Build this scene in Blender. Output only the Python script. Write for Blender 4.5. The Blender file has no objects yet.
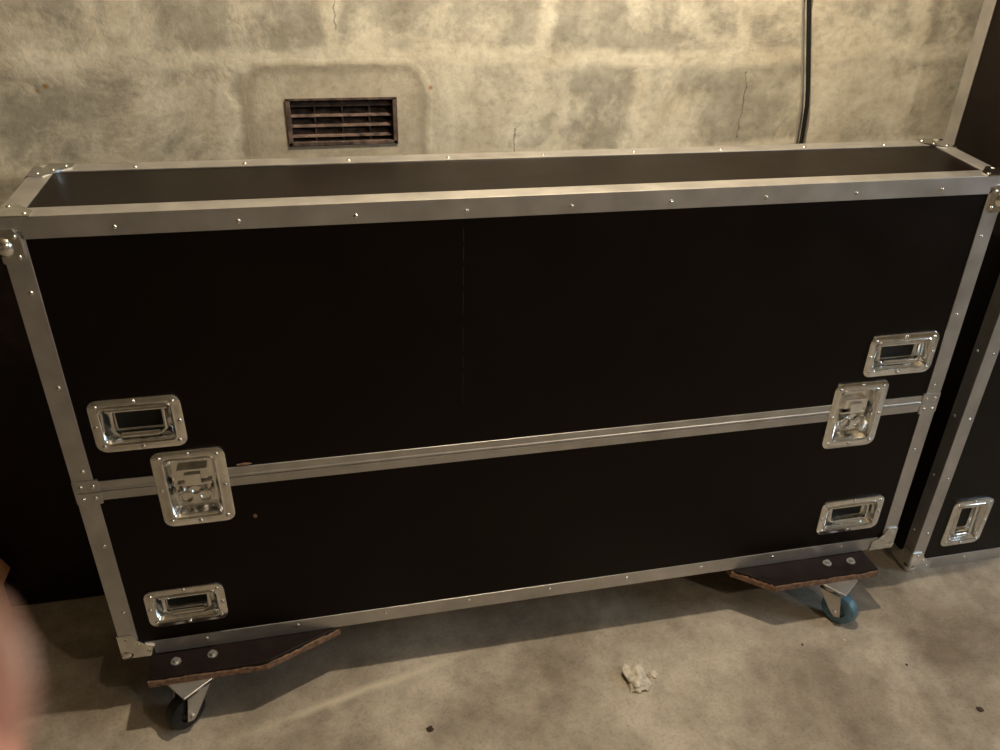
import bpy, bmesh, math, random
from mathutils import Vector, Matrix, noise as nz
import numpy as np
random.seed(4)
# ---------------- camera pose (metres; x along the wall, y into the wall, z up) ----------------
def rod(v):
    t=np.linalg.norm(v)+1e-12;k=v/t
    K=np.array([[0,-k[2],k[1]],[k[2],0,-k[0]],[-k[1],k[0],0]])
    return np.eye(3)+np.sin(t)*K+(1-np.cos(t))*K@K
R0=np.array([[.978,-.2082,.0101],[-.0858,-.4455,-.8911],[.190,.8706,-.4536]])
U,S,V=np.linalg.svd(R0);R0=U@V
R=rod(np.array([0.0471,-0.0164,0.0088]))@R0
CAM=(.4504,-1.2889,1.4666); F=823.2
# ---------------- measured layout ----------------
ZB=.135; T=1.0584; D=.2276; W=1.75; ZM=.5518; YW=.40
RH=[(.128,.685,.150,.106),(.137,.253,.150,.096),(1.624,.684,.163,.099),(1.610,.254,.163,.099)]
RL=[(.196,.538,.127,.169),(1.551,.541,.129,.167)]
# ---------------- materials ----------------
def nmat(name):
    m=bpy.data.materials.new(name); m.use_nodes=True
    nt=m.node_tree; b=nt.nodes['Principled BSDF']; return m,nt,b
def simple(name,col,rough=.5,metal=0,nscale=0,namt=.3,bump=0,rvar=0,spec=.5):
    m,nt,b=nmat(name)
    b.inputs['Base Color'].default_value=(*col,1); b.inputs['Roughness'].default_value=rough; b.inputs['Metallic'].default_value=metal
    b.inputs['Specular IOR Level'].default_value=spec
    if nscale:
        tc=nt.nodes.new('ShaderNodeTexCoord'); n=nt.nodes.new('ShaderNodeTexNoise'); n.inputs['Scale'].default_value=nscale; n.inputs['Detail'].default_value=6
        nt.links.new(tc.outputs['Object'],n.inputs['Vector'])
        r=nt.nodes.new('ShaderNodeValToRGB'); r.color_ramp.elements[0].position=.3; r.color_ramp.elements[1].position=.7
        r.color_ramp.elements[0].color=(*[c*(1-namt) for c in col],1); r.color_ramp.elements[1].color=(*[min(1,c*(1+namt)) for c in col],1)
        nt.links.new(n.outputs['Fac'],r.inputs[0]); nt.links.new(r.outputs[0],b.inputs['Base Color'])
        if rvar:
            mr=nt.nodes.new('ShaderNodeMapRange'); mr.inputs['To Min'].default_value=rough-rvar; mr.inputs['To Max'].default_value=rough+rvar
            nt.links.new(n.outputs['Fac'],mr.inputs[0]); nt.links.new(mr.outputs[0],b.inputs['Roughness'])
        if bump:
            bp=nt.nodes.new('ShaderNodeBump'); bp.inputs['Strength'].default_value=bump; bp.inputs['Distance'].default_value=.003
            nt.links.new(n.outputs['Fac'],bp.inputs['Height']); nt.links.new(bp.outputs[0],b.inputs['Normal'])
    return m
M_LAM=simple('black_laminate',(.0055,.0026,.0014),.38,0,9,.3,.05,.08,.15)
M_LAM2=simple('black_laminate_worn',(.007,.0042,.003),.4,0,7,.4,.05,.08,.2)
M_ALU=simple('aluminium',(.52,.50,.475),.40,.8,18,.14,.05,.10)
M_CHR=simple('zinc_plated_steel',(.82,.82,.80),.18,1,60,.12,.1,.08)
M_SEAM=simple('laminate_scratch',(.035,.022,.014),.6)
M_DARK=simple('dark_gap',(.006,.005,.004),.8)
M_PLY=simple('plywood_edge',(.20,.115,.07),.85,0,90,.55,.4)
M_BOARD=simple('board_black',(.012,.0065,.0055),.5,0,30,.4,.2,.1,.2)
M_RUB=simple('black_rubber',(.008,.008,.008),.6,0,40,.3)
M_BLUE=simple('blue_rubber',(.09,.19,.26),.5,0,40,.3)
M_RUST=simple('rusty_terracotta',(.085,.055,.042),.9,0,55,.85,.6)
M_STONE=simple('plaster_lump',(.58,.52,.42),.9,0,60,.25,.6)
M_CABLE=simple('cable_black',(.006,.006,.006),.5)
M_CARD=simple('cardboard',(.30,.15,.07),.85,0,12,.15)
M_WOOD=simple('scrap_wood',(.04,.025,.018),.8,0,20,.4,.3)
# ---------------- mesh builder ----------------
class B:
    def __init__(s): s.v=[];s.f=[]
    def add(s,vs,fs):
        o=len(s.v); s.v+=[tuple(v) for v in vs]; s.f+=[tuple(i+o for i in f) for f in fs]
    def box(s,lo,hi):
        x0,y0,z0=lo;x1,y1,z1=hi
        s.add([(x0,y0,z0),(x1,y0,z0),(x1,y1,z0),(x0,y1,z0),(x0,y0,z1),(x1,y0,z1),(x1,y1,z1),(x0,y1,z1)],
              [(0,3,2,1),(4,5,6,7),(0,1,5,4),(1,2,6,5),(2,3,7,6),(3,0,4,7)])
    def prism(s,poly,fn,a,b):
        n=len(poly); s.add([fn(p,a) for p in poly]+[fn(p,b) for p in poly],
            [tuple(range(n))[::-1],tuple(range(n,2*n))]+[(i,(i+1)%n,n+(i+1)%n,n+i) for i in range(n)])
    def tube(s,path,r,n=12,closed=False,cap=True):
        P=[Vector(p) for p in path]; m=len(P); rs=r if isinstance(r,(list,tuple)) else [r]*m
        vs=[];up=None
        for i in range(m):
            if closed: t=P[(i+1)%m]-P[i-1]
            else: t=P[min(i+1,m-1)]-P[max(i-1,0)]
            t.normalize()
            if up is None:
                up=t.cross(Vector((0,0,1)) if abs(t.z)<.9 else Vector((1,0,0))).normalized()
            up=(up-t*up.dot(t)).normalized(); w=t.cross(up)
            for k in range(n):
                a=2*math.pi*k/n; vs.append(P[i]+(up*math.cos(a)+w*math.sin(a))*rs[i])
        fs=[]
        for i in range(m if closed else m-1):
            j=(i+1)%m
            for k in range(n): fs.append((i*n+k,i*n+(k+1)%n,j*n+(k+1)%n,j*n+k))
        if cap and not closed: fs+=[tuple(range(n))[::-1],tuple(range((m-1)*n,m*n))]
        s.add(vs,fs)
    def cyl(s,a,b,r,n=20): s.tube([a,b],r,n)
    def ell(s,c,r,nu=14,nv=8):
        vs=[];fs=[]
        for j in range(nv+1):
            p=math.pi*j/nv
            for i in range(nu):
                a=2*math.pi*i/nu; vs.append((c[0]+r[0]*math.sin(p)*math.cos(a),c[1]+r[1]*math.sin(p)*math.sin(a),c[2]+r[2]*math.cos(p)))
        for j in range(nv):
            for i in range(nu): fs.append((j*nu+i,(j+1)*nu+i,(j+1)*nu+(i+1)%nu,j*nu+(i+1)%nu))
        s.add(vs,fs)
    def loops(s,L,capfirst=False,caplast=True):
        n=len(L[0]); vs=[p for l in L for p in l]; fs=[]
        for i in range(len(L)-1):
            for k in range(n): fs.append((i*n+k,i*n+(k+1)%n,(i+1)*n+(k+1)%n,(i+1)*n+k))
        if capfirst: fs.append(tuple(range(n))[::-1])
        if caplast: fs.append(tuple(range((len(L)-1)*n,len(L)*n)))
        s.add(vs,fs)
    def obj(s,name,mat,parent=None,warp=None,bevel=0,smooth=False,M=None):
        vs=s.v
        if M is not None: vs=[tuple(M@Vector(v)) for v in vs]
        if warp: vs=[warp(v) for v in vs]
        me=bpy.data.meshes.new(name); me.from_pydata(vs,[],s.f); me.validate()
        bm=bmesh.new(); bm.from_mesh(me); bmesh.ops.remove_doubles(bm,verts=bm.verts,dist=1e-6); bmesh.ops.recalc_face_normals(bm,faces=bm.faces); bm.to_mesh(me); bm.free()
        me.materials.append(mat)
        if smooth:
            for p in me.polygons: p.use_smooth=True
            me.set_sharp_from_angle(angle=math.radians(38))
        o=bpy.data.objects.new(name,me); bpy.context.scene.collection.objects.link(o)
        if parent: o.parent=parent
        if bevel:
            b=o.modifiers.new('bevel','BEVEL'); b.width=bevel; b.segments=2; b.limit_method='ANGLE'; b.angle_limit=math.radians(40)
        return o
def empty(name):
    o=bpy.data.objects.new(name,None); bpy.context.scene.collection.objects.link(o); o.empty_display_size=.1; return o
def rr(cx,cz,w,h,r,y,n=5):
    L=[]
    for (sx,sz,a0) in ((1,1,0),(-1,1,90),(-1,-1,180),(1,-1,270)):
        for k in range(n+1):
            a=math.radians(a0+90*k/n); L.append((cx+sx*(w/2-r)+r*math.cos(a),y,cz+sz*(h/2-r)+r*math.sin(a)))
    return L
def dish(b,cx,cz,w,h,y,rim=.017,depth=.022,r=.018,slope=.010):
    b.loops([rr(cx,cz,w,h,r,y+.0005),rr(cx,cz,w-.001,h-.001,r,y-.003),rr(cx,cz,w-.006,h-.006,r*.8,y-.0042),
             rr(cx,cz,w-2*rim,h-2*rim,r*.6,y-.0042),rr(cx,cz,w-2*rim-.004,h-2*rim-.004,r*.55,y-.001),
             rr(cx,cz,w-2*rim-slope*2,h-2*rim-slope*2,r*.4,y+depth)])
    b.tube(rr(cx,cz,w-2*rim+.003,h-2*rim+.003,r*.65,y-.0045),.0018,6,closed=True)
def rim_rivets(b,cx,cz,w,h,y,rim=.017):
    o=rim*.42
    for sx in (-1,0,1):
        for sz in (-1,0,1):
            if sx==0 and sz==0: continue
            b.ell((cx+sx*(w/2-o-(.006 if sx and sz else 0)),y-.0045,cz+sz*(h/2-o-(.006 if sx and sz else 0))),(.0042,.0022,.0042),10,6)
def spring_handle(b,db,cx,cz,w,h,y):
    dish(b,cx,cz,w,h,y); rim_rivets(b,cx,cz,w,h,y)
    wi=w-.034-.016; hi=h-.034-.012
    zt=cz+hi/2-.006
    b.cyl((cx-wi/2,y+.008,zt),(cx+wi/2,y+.008,zt),.0045,12)
    path=[(cx-wi/2+.008,y+.008,zt),(cx-wi/2+.008,y+.004,cz-hi/2+.014),(cx-wi/2+.016,y+.003,cz-hi/2+.007),(cx+wi/2-.016,y+.003,cz-hi/2+.007),(cx+wi/2-.008,y+.004,cz-hi/2+.014),(cx+wi/2-.008,y+.008,zt)]
    b.tube(path,.0038,8)
    b.tube([(cx-wi/2+.02,y+.003,cz-hi/2+.007),(cx+wi/2-.02,y+.003,cz-hi/2+.007)],.0060,12)
    db.loops([rr(cx,cz-.002,wi*.80,hi*.66,.004,y+.0212)],caplast=True)
def latch(b,cx,cz,w,h,y):
    dish(b,cx,cz,w,h,y,rim=.02,depth=.016,slope=.008); rim_rivets(b,cx,cz,w,h,y,.02)
    b.box((cx-.026,y+.004,cz+.014),(cx+.026,y+.016,cz+.036))
    b.box((cx-.014,y-.001,cz+.004),(cx+.014,y+.008,cz+.028))
    b.box((cx-.03,y+.008,cz-.002),(cx+.03,y+.016,cz+.002))
    b.cyl((cx,y+.016,cz-.022),(cx,y+.004,cz-.022),.02,24)
    b.cyl((cx,y+.004,cz-.022),(cx,y-.001,cz-.022),.006,14)
    for s in (-1,1):
        P=[(cx+s*(.004+.012*(1-math.cos(a))),y+.001,cz-.022+.012*math.sin(a)) for a in [2*math.pi*k/14 for k in range(14)]]
        b.tube(P,.0026,8,closed=True)
        b.box((cx+s*.028-.003,y+.002,cz-.03),(cx+s*.028+.003,y+.012,cz-.012))
def corner(b,P,sx,sy,sz,t=.003,L=.062,low=False):
    poly=[(0,0),(L,0),(L,L*.4),(L*.75,L*.55),(L*.55,L*.75),(L*.4,L),(0,L)]
    if low:   # clamp type cap: the ball sits on the vertical edge below the lid strip
        tz=.046
        polyf=[(0,.018),(.022,.018),(.030,.034),(.030,.062),(.020,.072),(0,.072)]
        b.prism(polyf,lambda p,q:(P[0]+sx*p[0],P[1]-sy*q,P[2]+sz*p[1]),-.001,t)
        b.prism(polyf,lambda p,q:(P[0]-sx*q,P[1]+sy*p[0],P[2]+sz*p[1]),-.001,t)
        b.ell((P[0]+sx*.005,P[1]+sy*.005,P[2]+sz*tz),(.015,.015,.018),18,12)
        b.prism([(0,0),(L*.8,0),(L*.8,L*.3),(L*.3,L*.8),(0,L*.8)],lambda p,q:(P[0]+sx*p[0],P[1]+sy*p[1],P[2]-sz*q),-.001,t*.6)
        for u,v in ((.022,.030),(.022,.062)): b.ell((P[0]+sx*u,P[1]-sy*t,P[2]+sz*v),(.004,.002,.004),10,6)
        for u,v in ((.04,.010),(.010,.04)): b.ell((P[0]+sx*u,P[1]+sy*v,P[2]-sz*t*.6),(.004,.004,.002),10,6)
        return
    b.prism(poly,lambda p,q:(P[0]+sx*p[0],P[1]-sy*q,P[2]+sz*p[1]),-.001,t)
    b.prism(poly,lambda p,q:(P[0]+sx*p[0],P[1]+sy*p[1],P[2]-sz*q),-.001,t)
    b.prism(poly,lambda p,q:(P[0]-sx*q,P[1]+sy*p[0],P[2]+sz*p[1]),-.001,t)
    b.ell((P[0]+sx*.010,P[1]+sy*.010,P[2]+sz*.010),(.017,.017,.017),18,12)
    for u,v in ((.05,.014),(.014,.05),(.034,.034)):
        b.ell((P[0]+sx*u,P[1]-sy*t,P[2]+sz*v),(.004,.002,.004),10,6)
        b.ell((P[0]+sx*u,P[1]+sy*v,P[2]-sz*t),(.004,.004,.002),10,6)
def cellpanel(b,x0,x1,z0,z1,y,holes):
    xs=sorted({x0,x1}|{v for h in holes for v in h[:2] if x0<v<x1}); zs=sorted({z0,z1}|{v for h in holes for v in h[2:] if z0<v<z1})
    for i in range(len(xs)-1):
        for j in range(len(zs)-1):
            mx=(xs[i]+xs[i+1])/2;mz=(zs[j]+zs[j+1])/2
            if any(h[0]<mx<h[1] and h[2]<mz<h[3] for h in holes): continue
            b.add([(xs[i],y,zs[j]),(xs[i+1],y,zs[j]),(xs[i+1],y,zs[j+1]),(xs[i],y,zs[j+1])],[(0,1,2,3)])
FL=.033
def road_case(name,x0,x1,y0,y1,z0,z1,zm,handles,latches,warp=None,mat=M_LAM,low=False):
    E=empty(name)
    holes=[(c[0]-c[2]/2+.012,c[0]+c[2]/2-.012,c[1]-c[3]/2+.012,c[1]+c[3]/2-.012) for c in handles+latches]
    b=B(); cellpanel(b,x0,x1,z0,z1,y0,holes)
    b.add([(x0,y0,z0),(x1,y0,z0),(x1,y1,z0),(x0,y1,z0),(x0,y0,z1),(x1,y0,z1),(x1,y1,z1),(x0,y1,z1)],[(0,3,2,1),(4,5,6,7),(1,2,6,5),(2,3,7,6),(3,0,4,7)])
    b.obj('shell',mat,E,warp)
    t=.0022; b=B(); rv=B()
    def Lp(o,d1,d2):
        return [(o[0]-d1*t,o[1]-d2*t),(o[0]+d1*FL,o[1]-d2*t),(o[0]+d1*FL,o[1]+d2*.0005),(o[0]+d1*.0005,o[1]+d2*.0005),(o[0]+d1*.0005,o[1]+d2*FL),(o[0]-d1*t,o[1]+d2*FL)]
    for yy,dy in ((y0,1),(y1,-1)):
        for zz,dz in ((z0,1),(z1,-1)):
            e=.0 if low and dz<0 and dy>0 else .02
            b.prism(Lp((yy,zz),dy,dz),lambda p,q:(q,p[0],p[1]),x0+e,x1-e)
    for xx,dx in ((x0,1),(x1,-1)):
        for zz,dz in ((z0,1),(z1,-1)):
            b.prism(Lp((xx,zz),dx,dz),lambda p,q:(p[0],q,p[1]),y0+.02,y1-.02)
        for yy,dy in ((y0,1),(y1,-1)):
            b.prism(Lp((xx,yy),dx,dy),lambda p,q:(p[0],p[1],q),z0+.02,z1-.02)
    if zm:
        segs=[];x=x0+FL
        for c in sorted(latches): segs.append((x,c[0]-c[2]/2+.002)); x=c[0]+c[2]/2-.002
        segs.append((x,x1-FL))
        for a,c in segs:
            prof=[(-.0205,.0003),(-.0205,-.0022),(-.006,-.0026),(-.0045,-.0036),(-.0012,-.0036),(-.0006,-.0008),(.0006,-.0008),(.0012,-.0036),(.0045,-.0036),(.006,-.0026),(.0205,-.0022),(.0205,.0003)]
            b.prism(prof,lambda p,q:(q,y0+p[1],zm+p[0]),a,c)
        for xx,s in ((x0,-1),(x1,1)):
            b.box((xx-.003,y0-.0035,zm-.024),(xx+.003,y1,zm+.024))
            b.box((min(xx,xx-s*.04),y0-.0045,zm-.026),(max(xx,xx-s*.04),y0+.0005,zm-.001))
            b.box((min(xx,xx-s*.04),y0-.0045,zm+.001),(max(xx,xx-s*.04),y0+.0005,zm+.026))
            for u in (.01,.03):
                for w_ in (-.013,.013): rv.ell((xx-s*u,y0-.005,zm+w_),(.0038,.002,.0038),10,6)
    b.obj('aluminium_trim',M_ALU,E,warp,bevel=.0012)
    n=max(3,int((x1-x0-.2)/.19)+1)
    for i in range(n):
        x=x0+.16+(x1-x0-.30)*i/(n-1)
        for zz,dz in ((z0,1),(z1,-1)):
            rv.ell((x,y0-t,zz+dz*.02),(.0042,.0024,.0042),10,6)
        rv.ell((x,y1-.02,z1+t),(.0042,.0042,.0024),10,6)
    n=max(3,int((z1-z0-.2)/.17)+1)
    for i in range(n):
        z=z0+.12+(z1-z0-.24)*i/(n-1)
        if zm and abs(z-zm)<.04: continue
        for xx,dx in ((x0,1),(x1,-1)):
            rv.ell((xx+dx*.02,y0-t,z),(.0042,.0024,.0042),10,6)
            rv.ell((xx-dx*t,y0+.02,z),(.0024,.0042,.0042),10,6)
    rv.obj('rivets',M_CHR,E,warp,smooth=True)
    b=B()
    for xx,dx in ((x0,1),(x1,-1)):
        for yy,dy in ((y0,1),(y1,-1)):
            for zz,dz in ((z0,1),(z1,-1)): corner(b,(xx-dx*t,yy-dy*t,zz-dz*t),dx,dy,dz,low=(low and dz<0 and dy>0))
    b.obj('corner_caps',M_CHR,E,warp,smooth=True)
    b=B();db=B()
    for c in handles: spring_handle(b,db,*c,y0)
    b.obj('recessed_handles',M_CHR,E,warp,smooth=True); db.obj('handle_wells',M_RUB,E,warp,smooth=True)
    if latches:
        b=B()
        for c in latches: latch(b,*c,y0-.0005)
        b.obj('butterfly_latches',M_CHR,E,warp,smooth=True)
    return E
# small real-world out-of-square of the lid corners
o_fl=(-.007,0,-.0074); o_fr=(-.016,0,-.0104); o_bl=(-.006,.0214,0); o_br=(0,-.0046,0)
def warp(v):
    x,y,z=v; t=(z-ZB)/(T-ZB); u=x/W; w=y/D
    return tuple(v[i]+t*((1-u)*(1-w)*o_fl[i]+u*(1-w)*o_fr[i]+(1-u)*w*o_bl[i]+u*w*o_br[i]) for i in range(3))
case=road_case('flight_case',0,W,0,D,ZB,T,ZM,RH,RL,warp,low=True)
b=B(); b.ell((.290,-.0008,.452),(.004,.001,.005),10,6); b.ell((.285,-.0025,.574),(.014,.0015,.003),10,6)
b.obj('chipped_laminate',M_PLY,case)
b=B()
zz=.66
while zz<.98:
    l=random.uniform(.02,.05); b.box((.6885,-.0003,zz),(.6893,.0002,zz+l)); zz+=l+random.uniform(.004,.03)
b.obj('panel_seam',M_SEAM,case)
# ------------- caster boards and casters (parts of the case) -------------
TH=.020
def board(poly,nm):
    b=B(); b.prism(poly,lambda p,q:(p[0],p[1],q),ZB-.003-TH+.0015,ZB-.003); b.obj(nm,M_BOARD,case,bevel=.001)
    e=B(); n=len(poly)
    cx=sum(p[0] for p in poly)/n; cy=sum(p[1] for p in poly)/n
    for i in range(n):
        a=Vector(poly[i]);c=Vector(poly[(i+1)%n]); m=16; pts=[]
        d=(c-a); nn=Vector((d.y,-d.x)).normalized()
        if nn.dot((a+c)/2-Vector((cx,cy)))<0: nn=-nn
        for k in range(m+1):
            p=a.lerp(c,k/m); off=.0010+random.random()*.0010; pts.append(p+nn*off)
        vs=[];fs=[]
        for p in pts:
            vs+= [(p.x,p.y,ZB-.0045-TH),(p.x,p.y,ZB-.0155+random.random()*.006),(p.x-nn.x*.004,p.y-nn.y*.004,ZB-.0034),(p.x-nn.x*.006,p.y-nn.y*.006,ZB-.0045-TH)]
        for k in range(m):
            for j in range(4): fs.append((k*4+j,k*4+(j+1)%4,(k+1)*4+(j+1)%4,(k+1)*4+j))
        e.add(vs,fs)
    e.obj(nm+'_raw_edge',M_PLY,case)
yf=-.066; yb=D+.10
def bolts(pts,nm):
    b=B()
    for x,y in pts:
        b.cyl((x,y,ZB-.004),(x,y,ZB-.001),.010,16); b.cyl((x,y,ZB-.001),(x,y,ZB+.005),.006,6)
    b.obj(nm,M_ALU,case)
xl,xli,xl3=.050,.276,.426; xr,xri,xr3=1.673,1.407,1.329
board([(xl,yf),(xli,yf),(xl3,0.0),(xl3,D-.02),(xli,yb),(xl,yb)],'caster_board_a')
board([(xr,yf),(xri,yf),(xr3,0.0),(xr3,D-.02),(xri,yb),(xr,yb)],'caster_board_b')
bolts([(xl+.05,yf+.035),(xl+.12,yf+.04),(xr-.05,yf+.035),(xr-.11,yf+.04)],'board_bolts')
def caster(x,y,ang,wm,nm):
    top=ZB-.0045-TH; r=.040; zc=r
    M=Matrix.Translation((x,y,0))@Matrix.Rotation(math.radians(ang),4,'Z')
    b=B(); sx=.028
    b.box((sx-.042,-.035,top-.004),(sx+.042,.035,top)); b.cyl((sx,0,top-.022),(sx,0,top-.004),.024,24)
    b.box((sx-.03,-.024,top-.026),(sx+.022,.024,top-.022))
    for s in (-1,1):
        P=[(sx+.022,top-.022),(sx-.03,top-.022),(-.012,zc-.008),(.0,zc-.014),(.012,zc-.004)]
        b.prism(P,lambda p,q:(p[0],q,p[1]),s*.0215,s*.0245)
    b.cyl((0,-.029,zc),(0,.029,zc),.006,10)
    for bx in (-.032,.032):
        for by in (-.026,.026): b.cyl((sx+bx,by,top-.008),(sx+bx,by,top-.004),.006,6)
    b.obj(nm+'_fork',M_ALU,case,bevel=.0008,M=M)
    b=B(); prof=[(-.0155,.020),(-.0155,r-.008),(-.012,r-.002),(-.006,r),(.006,r),(.012,r-.002),(.0155,r-.008),(.0155,.020),(.010,.018),(.010,.008),(-.010,.008),(-.010,.018)]
    L=[]
    for yy,rd in prof+[prof[0]]: L.append([(rd*math.cos(2*math.pi*k/32),yy,zc+rd*math.sin(2*math.pi*k/32)) for k in range(32)])
    b.loops(L,caplast=False); b.obj(nm+'_wheel',wm,case,smooth=True,M=M)
caster(.108,-.073,40,M_RUB,'caster_1'); caster(1.585,-.080,125,M_BLUE,'caster_2')
caster(.131,D+.045,20,M_RUB,'caster_3'); caster(1.589,D+.045,150,M_BLUE,'caster_4')
# ------------- second case on the right -------------
fx,fy=1.863,.033
c2=road_case('flight_case',fx,fx+.9,fy,.335,.003,1.95,None,[(1.99,.144,.117,.145)],[],mat=M_LAM2)
# ------------- room -------------
def noise(sc,det=6,vec=None,rough=.55,dist=0):
    n=N.new('ShaderNodeTexNoise'); n.inputs['Scale'].default_value=sc; n.inputs['Detail'].default_value=det; n.inputs['Roughness'].default_value=rough; n.inputs['Distortion'].default_value=dist
    if vec: LK.new(vec,n.inputs['Vector'])
    return n
def ramp(src,stops):
    r=N.new('ShaderNodeValToRGB'); e=r.color_ramp.elements
    while len(e)<len(stops): e.new(.5)
    for i,(p,c) in enumerate(stops): e[i].position=p; e[i].color=(*(c if isinstance(c,tuple) else (c,c,c)),1)
    LK.new(src,r.inputs[0]); return r
def mix(f,a,b,bt='MIX'):
    m=N.new('ShaderNodeMix'); m.data_type='RGBA'; m.blend_type=bt
    for s,i in ((f,0),(a,6),(b,7)):
        if isinstance(s,(int,float)): m.inputs[i].default_value=s
        elif isinstance(s,tuple): m.inputs[i].default_value=(*s,1)
        else: LK.new(s,m.inputs[i])
    return m.outputs[2]
def ma(op,a,b=0.,c=0.,clamp=False):
    m=N.new('ShaderNodeMath'); m.operation=op; m.use_clamp=clamp
    for i,s in enumerate((a,b,c)):
        if isinstance(s,(int,float)): m.inputs[i].default_value=s
        else: LK.new(s,m.inputs[i])
    return m.outputs[0]
wm,nt,bs=nmat('rendered_blockwork'); N=nt.nodes; LK=nt.links
tc=N.new('ShaderNodeTexCoord'); sp=N.new('ShaderNodeSeparateXYZ'); LK.new(tc.outputs['Object'],sp.inputs[0])
cb=N.new('ShaderNodeCombineXYZ'); LK.new(sp.outputs['X'],cb.inputs['X']); LK.new(sp.outputs['Z'],cb.inputs['Y'])
SX,SZ=sp.outputs['X'],sp.outputs['Z']
n0=noise(8,5,cb.outputs[0]); sc=N.new('ShaderNodeVectorMath'); sc.operation='MULTIPLY_ADD'
LK.new(n0.outputs['Color'],sc.inputs[0]); sc.inputs[1].default_value=(.10,.06,0)
mp=N.new('ShaderNodeVectorMath'); mp.operation='ADD'; LK.new(cb.outputs[0],mp.inputs[0])
mp.inputs[1].default_value=(.12-.05,-.003-.03,0); LK.new(mp.outputs[0],sc.inputs[2])
br=N.new('ShaderNodeTexBrick'); LK.new(sc.outputs[0],br.inputs['Vector']); br.inputs['Scale'].default_value=1
br.inputs['Brick Width'].default_value=.42; br.inputs['Row Height'].default_value=.2; br.inputs['Mortar Size'].default_value=.028; br.inputs['Mortar Smooth'].default_value=.8
nb=noise(3.4,10,cb.outputs[0],.66,.4); nf=noise(13,9,cb.outputs[0],.68); nfine=noise(60,6,cb.outputs[0],.65); nl=noise(1.6,4,cb.outputs[0])
patch=ramp(nb.outputs['Fac'],[(.43,0.),(.53,1.)])
m_=ma('MULTIPLY',ma('SUBTRACT',1,br.outputs['Fac']),patch.outputs[0])
# smooth patch trowelled round the vent
cxv,hw,czv,hh=.511,.180,1.036,.165
wob=ma('MULTIPLY_ADD',nf.outputs['Fac'],.02,-.010)
dx=ma('SUBTRACT',ma('ABSOLUTE',ma('SUBTRACT',SX,cxv)),hw-.06); dz=ma('SUBTRACT',ma('ABSOLUTE',ma('SUBTRACT',SZ,czv)),hh-.06)
dist=ma('SUBTRACT',ma('ADD',ma('SQRT',ma('ADD',ma('POWER',ma('MAXIMUM',dx,0),2),ma('POWER',ma('MAXIMUM',dz,0),2))),wob),.06)
vp=ma('SUBTRACT',.5,ma('MULTIPLY',dist,80),clamp=True)
ringm=ma('SUBTRACT',1,ma('MULTIPLY',ma('ABSOLUTE',ma('ADD',dist,.012)),60),clamp=True)
cream=ramp(nf.outputs['Fac'],[(.3,(.48,.42,.31)),(.5,(.62,.565,.44)),(.7,(.74,.69,.55))])
grey=ramp(nf.outputs['Fac'],[(.3,(.215,.195,.15)),(.5,(.31,.285,.225)),(.7,(.45,.415,.33))])
c1=mix(ma('MULTIPLY',m_,.80),cream.outputs[0],grey.outputs[0])
c1=mix(ma('MULTIPLY',vp,.8),c1,ramp(nf.outputs['Fac'],[(.3,(.40,.345,.25)),(.7,(.56,.50,.385))]).outputs[0])
c1=mix(ma('MULTIPLY',ringm,.5),c1,(.25,.215,.155))
c1=mix(.4,c1,ramp(nl.outputs['Fac'],[(.35,.55),(.6,1.)]).outputs[0],'MULTIPLY')
c1=mix(.25,c1,ramp(nfine.outputs['Fac'],[(.34,.3),(.54,1.)]).outputs[0],'MULTIPLY')
for (qx,qz,ln) in ((.518,1.283,.05),(.876,1.042,.05),(1.378,1.103,.14)):   # hairline cracks at the block joints
    lx=ma('ABSOLUTE',ma('ADD',ma('SUBTRACT',SX,qx),ma('MULTIPLY_ADD',nf.outputs['Fac'],.05,-.025)))
    k=ma('MULTIPLY',ma('SUBTRACT',1,ma('MULTIPLY',lx,450),clamp=True),ma('LESS_THAN',ma('ABSOLUTE',ma('SUBTRACT',SZ,qz)),ln/2))
    c1=mix(ma('MULTIPLY',k,.8),c1,(.05,.03,.02))
for (qx,qz,rd) in ((-.005,1.163,.006),(.695,1.150,.005),(-.02,1.155,.004)):   # rusty nail stains
    dd=ma('SQRT',ma('ADD',ma('POWER',ma('SUBTRACT',SX,qx),2),ma('POWER',ma('SUBTRACT',SZ,qz),2)))
    c1=mix(ma('SUBTRACT',1.2,ma('MULTIPLY',dd,1/rd),clamp=True),c1,(.30,.16,.05))
LK.new(c1,bs.inputs['Base Color']); bs.inputs['Roughness'].default_value=.92
h=ma('MULTIPLY_ADD',nf.outputs['Fac'],.7,ma('MULTIPLY',br.outputs['Fac'],.35)); h=ma('MULTIPLY_ADD',nfine.outputs['Fac'],.15,h); h=ma('MULTIPLY_ADD',vp,.5,h); h=ma('MULTIPLY_ADD',patch.outputs[0],-.2,h)
bp=N.new('ShaderNodeBump'); bp.inputs['Strength'].default_value=.45; bp.inputs['Distance'].default_value=.006; LK.new(h,bp.inputs['Height']); LK.new(bp.outputs[0],bs.inputs['Normal'])
# floor material
fm,nt,bs=nmat('concrete_floor'); N=nt.nodes; LK=nt.links
tc=N.new('ShaderNodeTexCoord'); a=noise(2.6,9,tc.outputs['Object'],.65,.3); c=noise(14,8,tc.outputs['Object'],.7); d=noise(150,3,tc.outputs['Object'])
r1=ramp(a.outputs['Fac'],[(.36,(.225,.18,.13)),(.5,(.36,.305,.235)),(.64,(.52,.45,.36))])
r2=ramp(c.outputs['Fac'],[(.35,.45),(.6,1.)]); c1=mix(.5,r1.outputs[0],r2.outputs[0],'MULTIPLY')
r3=ramp(d.outputs['Fac'],[(.33,.4),(.5,1.)]); c1=mix(.3,c1,r3.outputs[0],'MULTIPLY')
sp=N.new('ShaderNodeSeparateXYZ'); LK.new(tc.outputs['Object'],sp.inputs[0])
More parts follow.
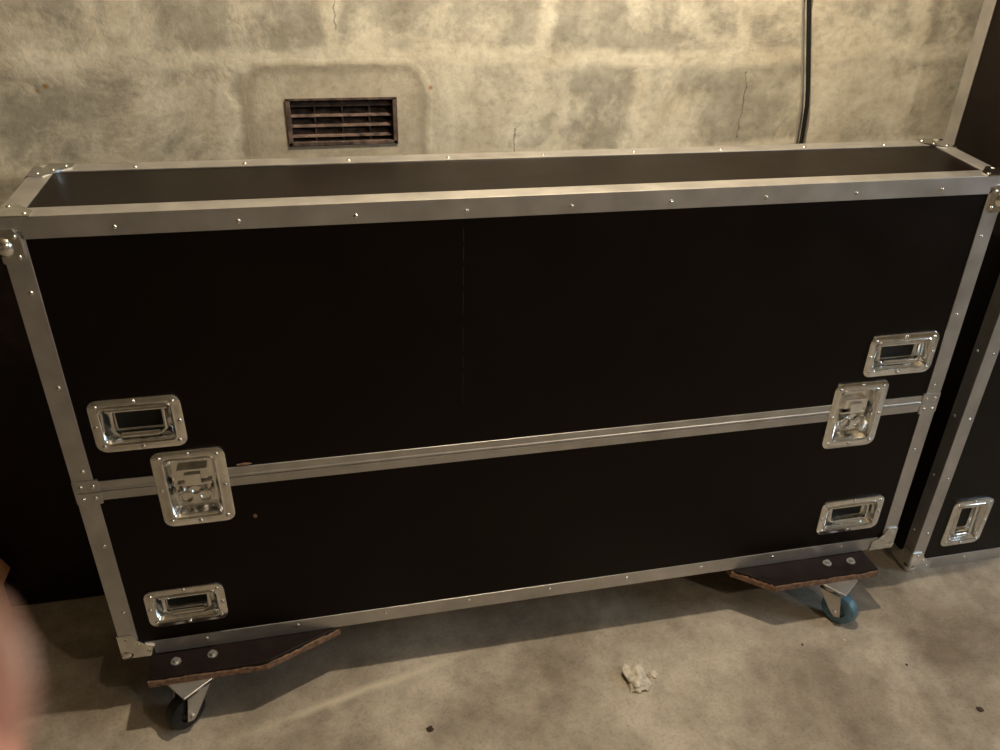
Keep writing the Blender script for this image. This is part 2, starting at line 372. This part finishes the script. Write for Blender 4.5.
# oblique light streak beside the case shadow, painted into the slab colour
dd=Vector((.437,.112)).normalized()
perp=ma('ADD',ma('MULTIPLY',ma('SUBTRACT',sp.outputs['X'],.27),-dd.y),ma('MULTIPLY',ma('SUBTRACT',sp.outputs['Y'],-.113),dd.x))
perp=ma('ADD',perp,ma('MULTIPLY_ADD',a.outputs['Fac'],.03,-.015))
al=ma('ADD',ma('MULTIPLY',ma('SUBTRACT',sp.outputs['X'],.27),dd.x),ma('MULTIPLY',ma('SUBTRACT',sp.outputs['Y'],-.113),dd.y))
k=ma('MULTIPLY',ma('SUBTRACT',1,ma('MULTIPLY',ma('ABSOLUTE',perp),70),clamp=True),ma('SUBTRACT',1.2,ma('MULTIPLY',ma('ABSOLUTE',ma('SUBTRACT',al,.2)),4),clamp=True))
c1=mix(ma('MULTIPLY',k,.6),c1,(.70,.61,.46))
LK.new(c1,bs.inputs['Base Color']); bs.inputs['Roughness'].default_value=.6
bp=N.new('ShaderNodeBump'); bp.inputs['Strength'].default_value=.3; bp.inputs['Distance'].default_value=.004; LK.new(c.outputs['Fac'],bp.inputs['Height']); LK.new(bp.outputs[0],bs.inputs['Normal'])
X0,X1,Y0,Z1=-2.2,3.8,-3.6,2.45
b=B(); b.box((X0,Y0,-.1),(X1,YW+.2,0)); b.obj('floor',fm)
vr=(.4125,.6265,1.0435,1.1335)
b=B(); cellpanel(b,X0,X1,0,Z1,YW,[vr]); 
x0,x1,z0,z1=vr; dp=.09
b.add([(x0,YW,z0),(x1,YW,z0),(x1,YW,z1),(x0,YW,z1),(x0,YW+dp,z0),(x1,YW+dp,z0),(x1,YW+dp,z1),(x0,YW+dp,z1)],[(0,1,5,4),(1,2,6,5),(2,3,7,6),(3,0,4,7),(4,5,6,7)])
b.obj('wall_back',wm)
m_w=simple('plain_render',(.24,.20,.14),.9,0,4,.3,.3)
b=B(); b.box((X0-.1,Y0,0),(X0,YW,Z1)); b.obj('wall_left',m_w)
b=B(); b.box((X1,Y0,0),(X1+.1,YW,Z1)); b.obj('wall_right',m_w)
b=B(); b.box((X0-.1,Y0-.1,0),(X1+.1,Y0,Z1)); b.obj('wall_front',m_w)
b=B(); b.box((X0-.1,Y0-.1,Z1),(X1+.1,YW+.1,Z1+.1)); b.obj('ceiling',m_w)
# vent
E=empty('air_vent_grille'); b=B(); f=.008
for lo,hi in (((x0,YW-.003,z0),(x0+f,YW+.03,z1)),((x1-f,YW-.003,z0),(x1,YW+.03,z1)),((x0,YW-.003,z0),(x1,YW+.03,z0+f*.8)),((x0,YW-.003,z1-f*.5),(x1,YW+.03,z1))): b.box(lo,hi)
for i in range(1,5):
    z=z0+(z1-z0)*(i-.15)/4.6
    b.prism([(YW+.003,z-.002),(YW+.005,z+.001),(YW+.03,z+.011),(YW+.03,z+.007)],lambda p,q:(q,p[0],p[1]),x0+f,x1-f)
for k in range(1,4):
    x=x0+(x1-x0)*k/4; b.box((x-.002,YW+.012,z0+.004),(x+.002,YW+.03,z1-.004))
b.obj('louvres',M_RUST,E,bevel=.0008)
b=B(); b.add([(x0,YW+dp-.01,z0),(x1,YW+dp-.01,z0),(x1,YW+dp-.01,z1),(x0,YW+dp-.01,z1)],[(0,1,2,3)]); b.obj('shaft',M_DARK,E)
# cable
E=empty('wall_cable')
P=[(1.430,YW-.008,Z1-.01),(1.478,YW-.008,1.42),(1.487,YW-.008,1.313),(1.525,YW-.008,1.14),(1.532,YW-.008,1.10),(1.536,YW-.008,1.028),(1.53,YW-.008,.78),(1.53,YW-.008,.3)]
b=B(); b.tube(P,.0048,10); b.obj('black_cable',M_CABLE,E,smooth=True)
b=B(); b.tube([(p[0]-.011,YW-.004,p[2]) for p in P],.0026,8); b.obj('thin_pipe',M_ALU,E,smooth=True)
# floor bits
def lump(name,c,s,mat,seed,par=None):
    me=bpy.data.meshes.new(name); bm=bmesh.new(); bmesh.ops.create_icosphere(bm,subdivisions=3,radius=1)
    for v in bm.verts:
        k=1+.55*nz.noise(v.co*1.3+Vector((seed,0,0)))+.2*nz.noise(v.co*3.5+Vector((seed,3,0)))
        v.co=Vector((v.co.x*s[0]*k,v.co.y*s[1]*k,max(v.co.z*k,-.5)*s[2]))
    zmin=min(v.co.z for v in bm.verts)
    for v in bm.verts: v.co+=Vector((c[0],c[1],c[2]-zmin))
    bm.to_mesh(me);bm.free(); me.materials.append(mat); o=bpy.data.objects.new(name,me); bpy.context.scene.collection.objects.link(o); o.parent=par; return o
E=empty('plaster_lump'); lump('chunk',(1.048,-.155,0),(.026,.034,.015),M_STONE,3,E); lump('chip',(1.088,-.150,0),(.010,.008,.006),M_STONE,8,E)
E=empty('floor_debris')
lump('crumb_a',(.588,-.189,0),(.007,.006,.003),M_WOOD,20,E); lump('crumb_b',(1.745,-.375,0),(.007,.006,.003),M_WOOD,21,E)
for i in range(9): lump('grit_%d'%i,(random.uniform(-.1,1.9),random.uniform(-.5,-.1),0),(.002,.003,.002),random.choice([M_STONE,M_STONE,M_WOOD]),i+40,E)
# dark panel standing against the wall to the left, cardboard box beside it
E=empty('plywood_panel'); b=B()
b.prism([(.335,.002),(.353,.002),(.394,.93),(.376,.93)],lambda p,q:(q,p[0],p[1]),-1.3,-.02); b.obj('panel',M_BOARD,E,bevel=.002)
b=B(); b.prism([(.334,.002),(.354,.002),(.395,.931),(.375,.931)],lambda p,q:(q,p[0],p[1]),-.02,-.018); b.obj('raw_edge',M_WOOD,E)
E=empty('cardboard_box'); b=B(); b.box((-.64,.04,.001),(-.315,.31,.20))
b.add([(-.64,.04,.2),(-.315,.04,.2),(-.325,-.04,.235),(-.63,-.04,.235)],[(0,1,2,3)]); b.add([(-.315,.04,.2),(-.315,.31,.2),(-.285,.30,.15),(-.285,.05,.15)],[(0,1,2,3)])
b.obj('box_body',M_CARD,E,bevel=.002)
# ------------- camera -------------
cd=bpy.data.cameras.new('cam'); cam=bpy.data.objects.new('camera',cd); bpy.context.scene.collection.objects.link(cam)
Mx=Matrix(((R[0][0],-R[1][0],-R[2][0],CAM[0]),(R[0][1],-R[1][1],-R[2][1],CAM[1]),(R[0][2],-R[1][2],-R[2][2],CAM[2]),(0,0,0,1)))
cam.matrix_world=Mx; cd.sensor_width=36; cd.lens=F/1000*36; cd.clip_start=.01
cd.dof.use_dof=True; cd.dof.focus_distance=1.5; cd.dof.aperture_fstop=cd.lens/3.2
bpy.context.scene.camera=cam
# ------------- photographer's hand (fingertip intrudes at the lower left) -------------
M_SKIN=simple('skin',(.60,.30,.22),.6,0,35,.08,.05,0,.3); q=M_SKIN.node_tree.nodes['Principled BSDF']; q.inputs['Subsurface Weight'].default_value=.15
q.inputs['Subsurface Radius'].default_value=(.012,.005,.003)
M_SLV=simple('sleeve_cloth',(.03,.035,.05),.9,0,80,.3,.3)
def hand():
    E=empty('human_hand'); E.matrix_world=Mx
    V_=[];Ed=[];Rd=[]
    def vtx(p,r,prev=None):
        V_.append(p);Rd.append(r); i=len(V_)-1
        if prev is not None: Ed.append((prev,i))
        return i
    wr=vtx((-.078,-.215,-.030),(.027,.018)); pc=vtx((-.076,-.180,-.036),(.030,.015),wr); f1=vtx((-.092,-.300,-.010),(.029,.023),wr); f2=vtx((-.108,-.400,.010),(.035,.030),f1)
    fing=[[(-.056,-.145,-.044),(-.050,-.105,-.052),(-.0440,-.068,-.055),(-.0395,-.042,-.0525),(-.0375,-.0200,-.050)],
          [(-.072,-.142,-.046),(-.070,-.095,-.058),(-.069,-.060,-.072),(-.068,-.048,-.094),(-.068,-.052,-.112)],
          [(-.089,-.146,-.046),(-.091,-.103,-.058),(-.092,-.072,-.074),(-.091,-.064,-.095),(-.090,-.070,-.111)],
          [(-.104,-.155,-.044),(-.109,-.120,-.055),(-.112,-.097,-.068),(-.112,-.090,-.084),(-.111,-.094,-.096)]]
    for c in fing:
        pv=pc
        for j,(q,r) in enumerate(zip(c,(.0125,.0100,.0090,.0083,.0072))): pv=vtx(q,(r,r),pv)
    pv=wr
    for q,r in (((-.051,-.190,-.036),.014),((-.034,-.165,-.046),.0115),((-.026,-.140,-.058),.010),((-.024,-.118,-.068),.0085)): pv=vtx(q,(r,r),pv)
    me=bpy.data.meshes.new('hand_surface'); me.from_pydata(V_,Ed,[]); o=bpy.data.objects.new('hand_surface',me); bpy.context.scene.collection.objects.link(o); o.parent=E
    o.modifiers.new('skin','SKIN'); me.materials.append(M_SKIN)
    for i,s in enumerate(me.skin_vertices[0].data): s.radius=Rd[i]; s.use_root=(i==0)
    s=o.modifiers.new('sub','SUBSURF'); s.levels=s.render_levels=2
    rm=o.modifiers.new('remesh','REMESH'); rm.mode='VOXEL'; rm.voxel_size=.0018; rm.use_smooth_shade=True
    sm=o.modifiers.new('smooth','SMOOTH'); sm.iterations=6
    b=B()
    b.ell((-.0380,-.0220,-.0575),(.0055,.0075,.0018),14,8)
    b.obj('fingernail',simple('nail',(.6,.36,.29),.35),E,smooth=True)
    b=B(); b.tube([(-.088,-.275,-.014),(-.0915,-.30,-.010),(-.108,-.40,.010),(-.125,-.50,.030)],[.034,.036,.043,.050],20,cap=False); ob=b.obj('sleeve',M_SLV,E,smooth=True)
    so=ob.modifiers.new('solid','SOLIDIFY'); so.thickness=.003
hand()
# ------------- lights -------------
M_BULB,nt_,bb=nmat('bulb_glass'); bb.inputs['Emission Color'].default_value=(1,.8,.55,1); bb.inputs['Emission Strength'].default_value=6; bb.inputs['Base Color'].default_value=(.9,.85,.75,1)
def lamp(loc,P,col,r):
    E=empty('ceiling_lamp'); x,y,z=loc
    b=B(); b.cyl((x,y,Z1-.03),(x,y,Z1-.002),.05,24); b.cyl((x,y,z+.13),(x,y,Z1-.03),.004,8); b.cyl((x,y,z+.085),(x,y,z+.14),.020,16); b.obj('socket_and_cord',M_RUB,E,smooth=True)
    b=B(); b.ell((x,y,z+.068),(.030,.030,.036),20,12); b.obj('bulb',M_BULB,E,smooth=True)
    l=bpy.data.lights.new('bulb_light','POINT'); l.energy=P; l.color=col; l.shadow_soft_size=r; o=bpy.data.objects.new('bulb_light',l); o.location=loc; bpy.context.scene.collection.objects.link(o); o.parent=E
lamp((1.0,-.03,2.10),86,(1,.86,.66),.028)
lamp((2.2,-2.2,2.12),46,(1,.87,.70),.028)
E=empty('added_cool_fill'); yc,zc=-1.1,1.5  # added window-shaped glowing panel, out of view, for cool light from the right
b=B()
for lo,hi in (((X1-.04,yc-.48,zc-.38),(X1,yc-.42,zc+.38)),((X1-.04,yc+.42,zc-.38),(X1,yc+.48,zc+.38)),((X1-.04,yc-.42,zc-.38),(X1,yc+.42,zc-.32)),((X1-.04,yc-.42,zc+.32),(X1,yc+.42,zc+.38)),((X1-.03,yc-.015,zc-.32),(X1,yc+.015,zc+.32))): b.box(lo,hi)
b.obj('frame',M_WOOD,E)
M_FILL,nt_,bb=nmat('cool_fill_glow'); bb.inputs['Emission Color'].default_value=(.6,.8,1,1); bb.inputs['Emission Strength'].default_value=18  # bluish emission of the added fill panel
b=B(); b.box((X1-.012,yc-.42,zc-.32),(X1-.004,yc+.42,zc+.32)); b.obj('pane',M_FILL,E)  # glowing face of the added fill panel, not a real window pane
w=bpy.data.worlds.new('w'); bpy.context.scene.world=w; w.use_nodes=True; w.node_tree.nodes['Background'].inputs[0].default_value=(.8,.85,1,1); w.node_tree.nodes['Background'].inputs[1].default_value=.05
bpy.context.scene.view_settings.view_transform='Standard'
